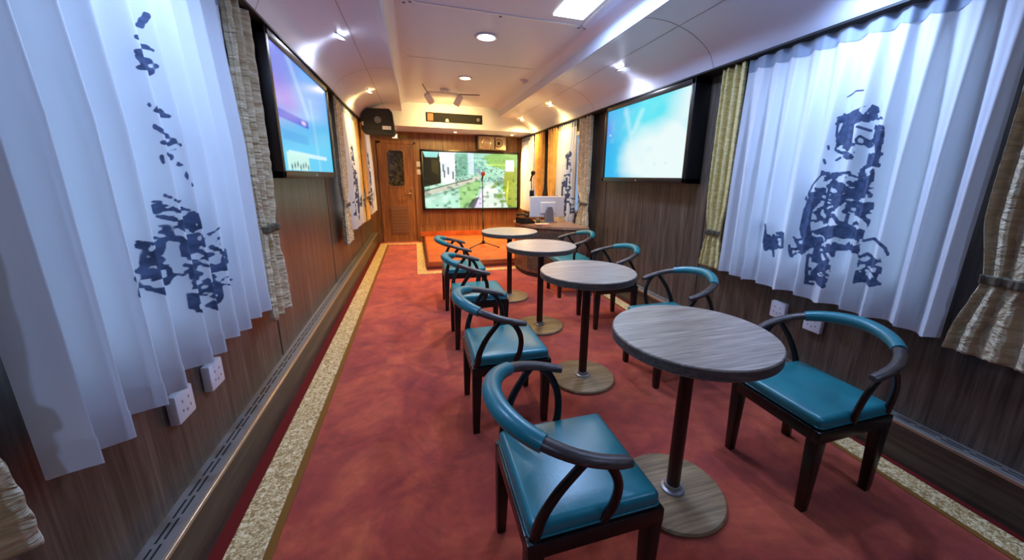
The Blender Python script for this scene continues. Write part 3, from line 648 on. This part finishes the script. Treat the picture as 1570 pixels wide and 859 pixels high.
C = pol(C, [(.16, 0), (.33, 0), (.32, .52), (.19, .57)], (.88, .95, 1.0))
for x, y in ((.2, .27), (.25, .32), (.30, .40), (.21, .38)): C = stk(C, [(x, y-.05), (x, y+.06)], .016, (.06, .08, .10), .9)
C = pol(C, [(.32, .02), (.45, .02), (.45, .40), (.33, .45)], (.12, .40, .30), .6)
C = lerp(C, (.03, .10, .09), .6*((n1*.5+n2*.5 > .55) & (U > .32) & (U < .86) & (V < .52) & (V > .08)))
C = lerp(C, (.25, .65, .55), .5*((n1 > .5) & (U > .34) & (U < .8) & (V < .5)))
C = pol(C, [(.46, 0), (.52, 0), (.52, .38), (.47, .38)], (.80, .88, 1), .8)
C = stk(C, [(0, .74), (.25, .62), (.48, .50), (.56, .44)], .05, (.75, .72, .62)); C = stk(C, [(0, .69), (.3, .55), (.5, .46)], .012, (.10, .12, .10)); C = stk(C, [(0, .82), (.3, .66), (.5, .54)], .010, (.15, .2, .15))
C = pol(C, [(.0, .80), (.34, .64), (.36, 1), (0, 1)], (.55, .85, .70), .5)
C = pol(C, [(.36, .62), (.56, .48), (.60, .55), (.50, 1), (.36, 1)], (.42, .70, .25), .75)
C = pol(C, [(.50, 1), (.60, .68), (.63, .66), (.60, 1)], (.85, .80, .95)); C = pol(C, [(.44, 1), (.50, .84), (.58, .78), (.52, 1)], (.12, .10, .16), .8)
C = pol(C, [(.62, .60), (.72, .52), (.90, 1), (.62, 1)], (.86, .95, .85), .9)
C = pol(C, [(.72, .0), (1, 0), (1, .35), (.70, .22), (.62, .05)], (.38, .62, .10), .7)
C = pol(C, [(.86, .3), (1, .22), (1, 1), (.90, 1), (.84, .7)], (.48, .52, .02), .85)
for x, y, r in ((.77, .55, .05), (.80, .78, .08), (.85, .62, .05), (.74, .60, .04), (.83, .88, .05)): C = lerp(C, (.22, .42, .03), .85*np.clip(1.5-np.hypot((U-x)*1.7, (V-y)*1.6)/r, 0, 1))
C = stk(C, [(.64, .20), (.88, .20)], .010, (.75, .95, .3)); C = stk(C, [(.9, .5), (.88, .9)], .02, (.85, .85, .2)); C = stk(C, [(.68, .66), (.86, .72)], .02, (.9, .98, .8))
C = pol(C, [(.873, .11), (.965, .11), (.965, .32), (.873, .32)], (.95, .97, 1.0))
C = stk(C, [(.56, .30), (.60, .38)], .03, (.30, .25, .50), .7)
C = lerp(C, (.05, .14, .10), .45*((n1 < .28) & (V > .45))); C = np.clip(C, 0, 1)**1.35*(.85+.3*n3[..., None])
t = thing('television', 'very large screen with a bright green and white street scene on the end wall', 'television', (1.11, Y1, .64))
bm = BM(); w, h, bz = 1.97, 1.17, .04
for p, q in (((-w/2, -.09, 0), (-w/2+bz, 0, h)), ((w/2-bz, -.09, 0), (w/2, 0, h)), ((-w/2, -.09, 0), (w/2, 0, bz)), ((-w/2, -.09, h-bz), (w/2, 0, h))): box(bm, p, q, .006)
obj('frame', bm, M_['black'], t, 'auto')
bm = BM(); box(bm, (-w/2+.02, -.07, .02), (w/2-.02, 0, h-.02)); obj('housing', bm, M_['blackmat'], t)
Up, Vp = np.meshgrid(np.linspace(0, 1, 190), np.linspace(0, 1, 110))
P = np.stack([-w/2+bz+(w-2*bz)*Up, np.full(Up.shape, -.078), h-bz-(h-2*bz)*Vp], -1)
o = grid_mesh('screen', P, [emit_attr('end screen glow', .85)], t); set_paint(o, C)

# ---------------------------------------------------------------- sockets
def outlet(side, y, z, label):
    xw = XL if side < 0 else XR
    t = thing('wall_socket', label, 'socket', (xw, y, z), 0 if side < 0 else PI, group='white wall sockets')
    bm = BM(); box(bm, (0, -.052, -.055), (.032, .052, .055), .008); obj('plate', bm, M_['white'], t, 'auto')
    for dy, dz in ((-.018, .018), (.018, .018), (-.022, -.015), (0, -.022), (.022, -.015)):
        bm = BM(); box(bm, (.0316, dy-.003, dz-.005), (.0324, dy+.003, dz+.005)); obj('socket_hole', bm, M_['greyp'], t)
outlet(-1, 1.455, .515, 'white wall socket under the left sheer curtain, nearer of the two in view')
outlet(-1, 1.675, .51, 'white wall socket under the left sheer curtain, farther of the two in view')
outlet(1, 1.685, .50, 'white wall socket under the right sheer curtain, above the first table edge')
outlet(1, 1.46, .50, 'white wall socket behind the backrest of the nearest right chair')

# ---------------------------------------------------------------- chairs
def make_chair():
    """faces +x ; origin at the floor under the seat centre"""
    t = thing('armchair', 'x', 'chair', group='teal horseshoe armchairs')
    hw = .200
    # cushion
    bm = BM(); box(bm, (-hw, -hw, .378), (hw, hw, .432), .020, 4)
    bmesh.ops.subdivide_edges(bm, edges=[e for e in bm.edges if e.calc_length() > .2], cuts=7, use_grid_fill=True)
    for v in bm.verts:
        if v.co.z > .41: v.co.z += .012*max(0, 1-(v.co.x/hw)**2)*max(0, 1-(v.co.y/hw)**2)
    c = obj('seat_cushion', bm, M_['teal'], t, True)
    bm = BM(); q = .2005; P = [(sx*(q-.02)+.02*math.cos(a), sy*(q-.02)+.02*math.sin(a), .392) for sx, sy, a in [(1, 1, k*PI/8) for k in range(5)]+[(-1, 1, PI/2+k*PI/8) for k in range(5)]+[(-1, -1, PI+k*PI/8) for k in range(5)]+[(1, -1, 1.5*PI+k*PI/8) for k in range(5)]]
    tube(bm, P+[P[0]], .0035, 6); obj('piping', bm, M_['teal'], c, True)
    # frame under the cushion
    bm = BM(); e = .209
    for a, b in (((-e, -e, .330), (e, -e+.03, .382)), ((-e, e-.03, .330), (e, e, .382)), ((-e, -e+.03, .330), (-e+.03, e-.03, .382)), ((e-.03, -e+.03, .330), (e, e-.03, .382))): box(bm, a, b, .004)
    box(bm, (-e+.02, -e+.02, .360), (e-.02, e-.02, .380))
    obj('seat_frame', bm, M_['darkwood'], t, 'auto')
    for sx in (-1, 1):
        for sy in (-1, 1):
            bm = BM(); x0, y0 = sx*.184, sy*.184
            vs = box(bm, (x0-.025, y0-.025, 0), (x0+.025, y0+.025, .36), .004)
            for v in vs:
                f = 1-v.co.z/.36
                v.co.x = x0+(v.co.x-x0)*(1-.34*f)-sx*.002*f + (-.012*f if sx < 0 else 0); v.co.y = y0+(v.co.y-y0)*(1-.34*f)
            obj('leg', bm, M_['darkwood'], t, 'auto')
    # horseshoe rail : a bit more than half a circle, low arm tips, high at the back
    A = []
    for k in range(41):
        a = -1.0+2*k/40; th = a*math.radians(101); s = abs(a)
        x = -.012-.243*math.cos(th) + .018*max(0, (s-.7)/.3)**2; y = .246*math.sin(th)
        A.append(Vector((x, y, .700-.090*s**1.7)))
    rad = [.0195+.005*(1-abs(-1+2*k/40)) for k in range(41)]
    i0, i1 = 10, 30
    bm = BM(); tube(bm, A[i0:i1+1], [.0255, .029, .030, .029, .0255], 16, flat=.92); r_ = obj('padded_backrest', bm, M_['teal'], t, 'auto'); r_['label'] = 'teal leather padded back of the rail'
    for nm, rng in (('arm', range(0, i0+2)), ('arm', range(i1-1, 41))):
        pts = [A[i] for i in rng]; R = [rad[i] for i in rng]
        if rng[0] == 0: R[0] *= .85
        else: R[-1] *= .85
        bm = BM(); tube(bm, pts, R, 14, flat=.80); obj(nm, bm, M_['railwood'], t, 'auto')
    for s in (-1, 1):
        # two bowed supports meeting under the arm like a pointed arch
        p = crom([(-.185, s*.190, .376), (-.172, s*.206, .46), (-.140, s*.222, .54), (-.098, s*.232, .602), (-.066, s*.236, .640)], 6)
        bm = BM(); tube(bm, p, [.017, .015, .0135, .013], 10, up=(0, 1, 0), flat=.8); obj('arm_support', bm, M_['darkwood'], t, True)
        p = crom([(.010, s*.192, .376), (.034, s*.210, .45), (.034, s*.226, .53), (.004, s*.236, .598), (-.034, s*.238, .632)], 6)
        bm = BM(); tube(bm, p, [.016, .0145, .0135, .013], 10, up=(0, 1, 0), flat=.8); obj('arm_support', bm, M_['darkwood'], t, True)
    return t
ch = make_chair()
CH = [(.435, .925, 0, 'teal armchair nearest the viewer on the aisle side, cut by the bottom edge'),
      (.43, 1.87, 0, 'teal armchair on the aisle side at the second nearest table'),
      (.44, 2.865, 0, 'teal armchair on the aisle side at the third table from the viewer'),
      (.43, 3.75, 0, 'teal armchair on the aisle side at the farthest table, closest to the stage'),
      (1.63, 1.035, PI, 'teal armchair nearest the viewer on the right, in front of the printed sheer'),
      (1.60, 1.98, PI, 'teal armchair by the right wall behind the nearest table'),
      (1.65, 2.94, PI, 'teal armchair by the right wall behind the second table, under the right screen'),
      (1.66, 3.85, PI, 'teal armchair on the right next to the desk, farthest of the right row')]
for i, (x, y, rz, lab) in enumerate(CH):
    if i == 0: ch.location = (x, y, 0); ch['label'] = lab
    else: dup(ch, (x, y, 0), rz, lab)

# ---------------------------------------------------------------- tables
def make_table():
    t = thing('pedestal_table', 'x', 'table', group='round pedestal tables in a row')
    bm = BM(); lathe(bm, [(0, .708), (.297, .708), (.3, .711), (.3, .746), (.297, .75), (0, .75)], 96); obj('tabletop', bm, M_['table'], t, 'auto')
    bm = BM(); lathe(bm, [(.300, .712), (.3012, .712), (.3012, .745), (.300, .745)], 96); obj('edge_band', bm, wood('edge band', (.07, .055, .045), (.11, .09, .075), (.15, .12, .10), .4, 'x', 20), t, 'auto')
    bm = BM(); box(bm, (-.11, -.11, .700), (.11, .11, .7085), .003); lathe(bm, [(0, .66), (.034, .66), (.045, .70), (0, .70)], 24); obj('mounting_plate', bm, M_['pole'], t, 'auto')
    bm = BM(); lathe(bm, [(.0, .02), (.0275, .02), (.0275, .70), (0, .70)], 28); obj('column', bm, M_['pole'], t, 'auto')
    bm = BM(); lathe(bm, [(0, 0), (.206, 0), (.213, .004), (.214, .012), (.208, .020), (.18, .023), (0, .026)], 72); obj('base', bm, M_['tablebase'], t, 'auto')
    bm = BM(); lathe(bm, [(0, .024), (.050, .024), (.048, .032), (.036, .036), (.034, .05), (0, .05)], 32); obj('collar', bm, M_['ducttop'], t, 'auto')
    return t
tb = make_table()
TB = [(.987, 1.070, 'round grey wood pedestal table nearest the viewer'), (1.01, 2.039, 'second round pedestal table from the viewer'),
      (1.007, 2.953, 'third round pedestal table from the viewer'), (.943, 3.836, 'farthest round pedestal table, in front of the stage')]
for i, (x, y, lab) in enumerate(TB):
    if i == 0: tb.location = (x, y, 0); tb['label'] = lab
    else: dup(tb, (x, y, 0), .0, lab)

# ---------------------------------------------------------------- desk with its things
DZ = .70
t = thing('desk', 'dark wood curved front desk against the right wall behind the last table', 'desk', (1.75, 4.75, 0))
foot = [(2.09, 4.24), (1.96, 4.27), (1.78, 4.33), (1.62, 4.42), (1.48, 4.54), (1.38, 4.68), (1.34, 4.84), (1.33, 5.05), (1.33, 5.20), (2.09, 5.20)]
cx, cy = 1.75, 4.75
def sc(p, k): return (((p[0]-cx)*k[0]), ((p[1]-cy)*k[1]))
DF = wood('desk front', (.10, .045, .03), (.15, .07, .045), (.21, .10, .065), .35, 'z', 14)
bm = BM(); prism(bm, [sc(p, (.96, .95)) for p in foot], 'z', .06, DZ-.03); obj('cabinet', bm, DF, t)
bm = BM(); prism(bm, [sc(p, (.93, .90)) for p in foot], 'z', 0, .06); obj('plinth', bm, M_['blackmat'], t)
bm = BM(); prism(bm, [sc(p, (1, 1)) for p in foot], 'z', DZ-.03, DZ); obj('desktop', bm, wood('desk top', (.22, .12, .07), (.32, .18, .11), (.42, .25, .16), .3, 'x', 14), t)
bm = BM(); prism(bm, [sc(p, (.965, .956)) for p in foot[2:6]]+[sc(p, (.955, .945)) for p in reversed(foot[2:6])], 'z', .10, DZ-.08); obj('front_panel', bm, M_['duct'], t)
t = thing('monitor', 'white desktop monitor seen from behind on the desk', 'monitor', (1.77, 4.93, DZ), .12)
bm = BM(); box(bm, (-.27, .02, .07), (.27, .045, .36), .012, 3); obj('rear_shell', bm, M_['white'], t, 'auto')
bm = BM(); box(bm, (-.262, .044, .078), (.262, .050, .352)); obj('screen', bm, M_['black'], t)
bm = BM(); box(bm, (-.12, -.01, .12), (.12, .022, .28), .012, 3); obj('rear_bulge', bm, M_['white'], t, 'auto')
bm = BM(); prism(bm, [(-.065, 0), (.075, 0), (.06, .16), (.04, .215), (-.02, .215), (-.045, .16)], 'y', -.05, -.012); st = obj('stand', bm, M_['greyp'], t)
bm = BM(); box(bm, (-.11, -.09, 0), (.11, .10, .012), .005); obj('stand_base', bm, M_['greyp'], st)
t = thing('telephone', 'black desk telephone at the left end of the desk', 'telephone', (1.42, 4.86, DZ), .5)
bm = BM(); prism(bm, [(-.10, 0), (.10, 0), (.10, .02), (-.02, .075), (-.10, .085)], 'y', -.09, .09); obj('body', bm, M_['black'], t)
bm = BM(); tube(bm, crom([(-.06, -.10, .11), (-.06, -.05, .125), (-.06, .05, .125), (-.06, .10, .11)]), [.022, .014, .014, .022], 10); obj('handset', bm, M_['blackmat'], t, True)
bm = BM()
for i in range(4):
    for j in range(3): box(bm, (.0+.022*i, -.05+.03*j, .058-.013*i), (.015+.022*i, -.03+.03*j, .066-.013*i), .002)
obj('keypad', bm, M_['greyp'], t)
t = thing('paper_stack', 'small stack of red and orange papers on the desk before the monitor', 'papers', (1.57, 4.62, DZ), -.4)
bm = BM(); box(bm, (-.09, -.06, 0), (.09, .06, .012), .001); obj('red_sheets', bm, mat('red paper', (.55, .08, .04), .6), t)
bm = BM(); box(bm, (-.08, -.065, .012), (.10, .05, .020), .001, rot=Matrix.Rotation(.3, 3, 'Z')); obj('cream_sheets', bm, mat('cream paper', (.75, .55, .36), .6), t)
t = thing('desk_cup', 'small dark cup on the desk left of the monitor stand', 'cup', (1.58, 4.80, DZ))
bm = BM(); lathe(bm, [(0, 0), (.025, 0), (.032, .07), (.028, .07), (.022, .008), (0, .008)], 20); obj('bowl', bm, M_['tie'], t, True)
bm = BM(); tube(bm, crom([(.028, 0, .055), (.052, 0, .045), (.048, 0, .02), (.026, 0, .018)]), .004, 8); obj('handle', bm, M_['tie'], t, True)

# ---------------------------------------------------------------- microphone stands on the platform
def mic_stand(x, y, h, lab, foam, boom=False):
    t = thing('microphone_stand', lab, 'microphone stand', (x, y, .10))
    bm = BM(); tube(bm, [(0, 0, .06), (0, 0, h*.55)], .011, 10); obj('lower_tube', bm, M_['black'], t, True)
    bm = BM(); tube(bm, [(0, 0, h*.5), (0, 0, h)], .007, 10); obj('upper_tube', bm, M_['black'], t, True)
    bm = BM(); lathe(bm, [(0, -.03), (.018, -.03), (.018, .03), (0, .03)], 14, (0, 0, h*.55)); obj('clutch', bm, M_['black'], t, True)
    bm = BM(); lathe(bm, [(0, -.035), (.026, -.03), (.026, .03), (0, .035)], 16, (0, 0, .085)); obj('hub', bm, M_['black'], t, True)
    for a in (-.55, 1.57, 3.65):
        bm = BM(); tube(bm, [(0, 0, .085), (.29*math.cos(a), .29*math.sin(a), .012)], .009, 8); l = obj('leg', bm, M_['black'], t, True)
        bm = BM(); lathe(bm, [(0, -.012), (.013, -.010), (.013, .010), (0, .012)], 10, (.29*math.cos(a), .29*math.sin(a), .012)); obj('rubber_foot', bm, M_['blackmat'], l, True)
    bm = BM(); tube(bm, [(0, 0, h), (0, -.03, h+.02)], .012, 8); obj('clip', bm, M_['black'], t, True)
    m_ = thing('microphone', 'microphone with '+foam[1]+' head held in the clip of the '+foam[2]+' stand', 'microphone', (x, y-.03, .10+h+.02))
    tl = Matrix.Rotation(.9, 4, 'X')
    bm = BM(); lathe(bm, [(0, -.13), (.010, -.13), (.014, 0), (.018, .03), (0, .03)], 16, (0, 0, 0), tl); obj('grip', bm, M_['black'], m_, True)
    bm = BM(); lathe(bm, [(0, .02), (.020, .025), (.032, .05), (.034, .075), (.022, .10), (0, .108)], 18, (0, 0, 0), tl); obj('head', bm, foam[0], m_, True)
    return t
mic_stand(1.095, 6.40, 1.20, 'black tripod microphone stand in the middle of the stage', (mat('red foam', (.55, .12, .09), .9), 'red foam', 'middle'))
mic_stand(1.73, 5.62, 1.22, 'black microphone stand behind the desk in front of the amber drapes', (M_['black'], 'black', 'right'))
# clamped black hardware on the right stand
t = thing('clip_on_recorder', 'black device clamped to the microphone stand behind the desk', 'device', (1.73, 5.62, 1.07))
bm = BM(); box(bm, (-.035, -.055, -.06), (.030, -.010, .05), .008); obj('body', bm, M_['black'], t, 'auto')
bm = BM(); lathe(bm, [(.012, -.02), (.020, -.02), (.020, .02), (.012, .02), (.012, -.02)], 14); obj('clamp', bm, M_['blackmat'], t, True)

# ---------------------------------------------------------------- loudspeakers
t = thing('loudspeaker', 'black loudspeaker with round driver hung high in the far left corner', 'speaker', (-.47, 6.05, 1.90))
bm = BM(); prism(bm, [(-.23, .05), (-.20, 0), (.20, -.02), (.225, .02), (.20, .30), (.16, .345), (-.14, .335), (-.22, .25)], 'y', 0, .26); obj('cabinet', bm, M_['blackmat'], t)
bm = BM(); prism(bm, [(-.19, .06), (.185, .04), (.165, .29), (.14, .315), (-.12, .31), (-.18, .24)], 'y', -.010, .002); g = obj('grille', bm, mat('speaker grille', (.02, .02, .018), .7), t)
bm = BM(); lathe(bm, [(0, .006), (.02, .004), (.034, .012), (.045, .012), (.048, 0), (0, 0)], 28, (.0, -.010, .185), Matrix.Rotation(PI/2, 4, 'X')); obj('driver', bm, M_['greyp'], g, True)
bm = BM(); box(bm, (.055, -.014, .055), (.175, -.009, .105)); obj('white_label', bm, M_['white'], t)
bm = BM(); box(bm, (-.215, -.006, .10), (-.195, .0, .15)); obj('side_label', bm, M_['white'], t)
bm = BM(); tube(bm, [(-.20, .15, .2), (-.375, .15, .19)], .015, 8); box(bm, (-.380, .08, .12), (-.365, .22, .26)); obj('wall_bracket', bm, M_['black'], t)
t = thing('loudspeaker', 'wide grey loudspeaker on the end wall above the right end of the big screen', 'speaker', (1.51, Y1, 1.835))
bm = BM(); box(bm, (-.28, -.20, 0), (.28, 0, .265), .012); obj('cabinet', bm, mat('speaker brown grey', (.22, .15, .10), .5), t, 'auto')
bm = BM(); box(bm, (-.262, -.206, .016), (.262, -.198, .249), .004); f = obj('baffle', bm, mat('baffle', (.36, .28, .20), .5), t)
for x, r, mm in ((-.12, .095, M_['brass']), (.13, .075, M_['black'])):
    bm = BM(); lathe(bm, [(0, .002), (r*.25, .006), (r*.8, -.004), (r*.9, .010), (r, .008), (r, 0), (0, 0)], 32, (x, -.204, .13), Matrix.Rotation(PI/2, 4, 'X')); obj('driver_cone', bm, mm, f, True)
bm = BM(); box(bm, (.04, -.215, .02), (.06, -.205, .245)); obj('trim_strip', bm, M_['black'], f)
bm = BM(); box(bm, (-.315, -.04, .01), (-.29, 0, .27)); obj('bracket', bm, M_['black'], t)
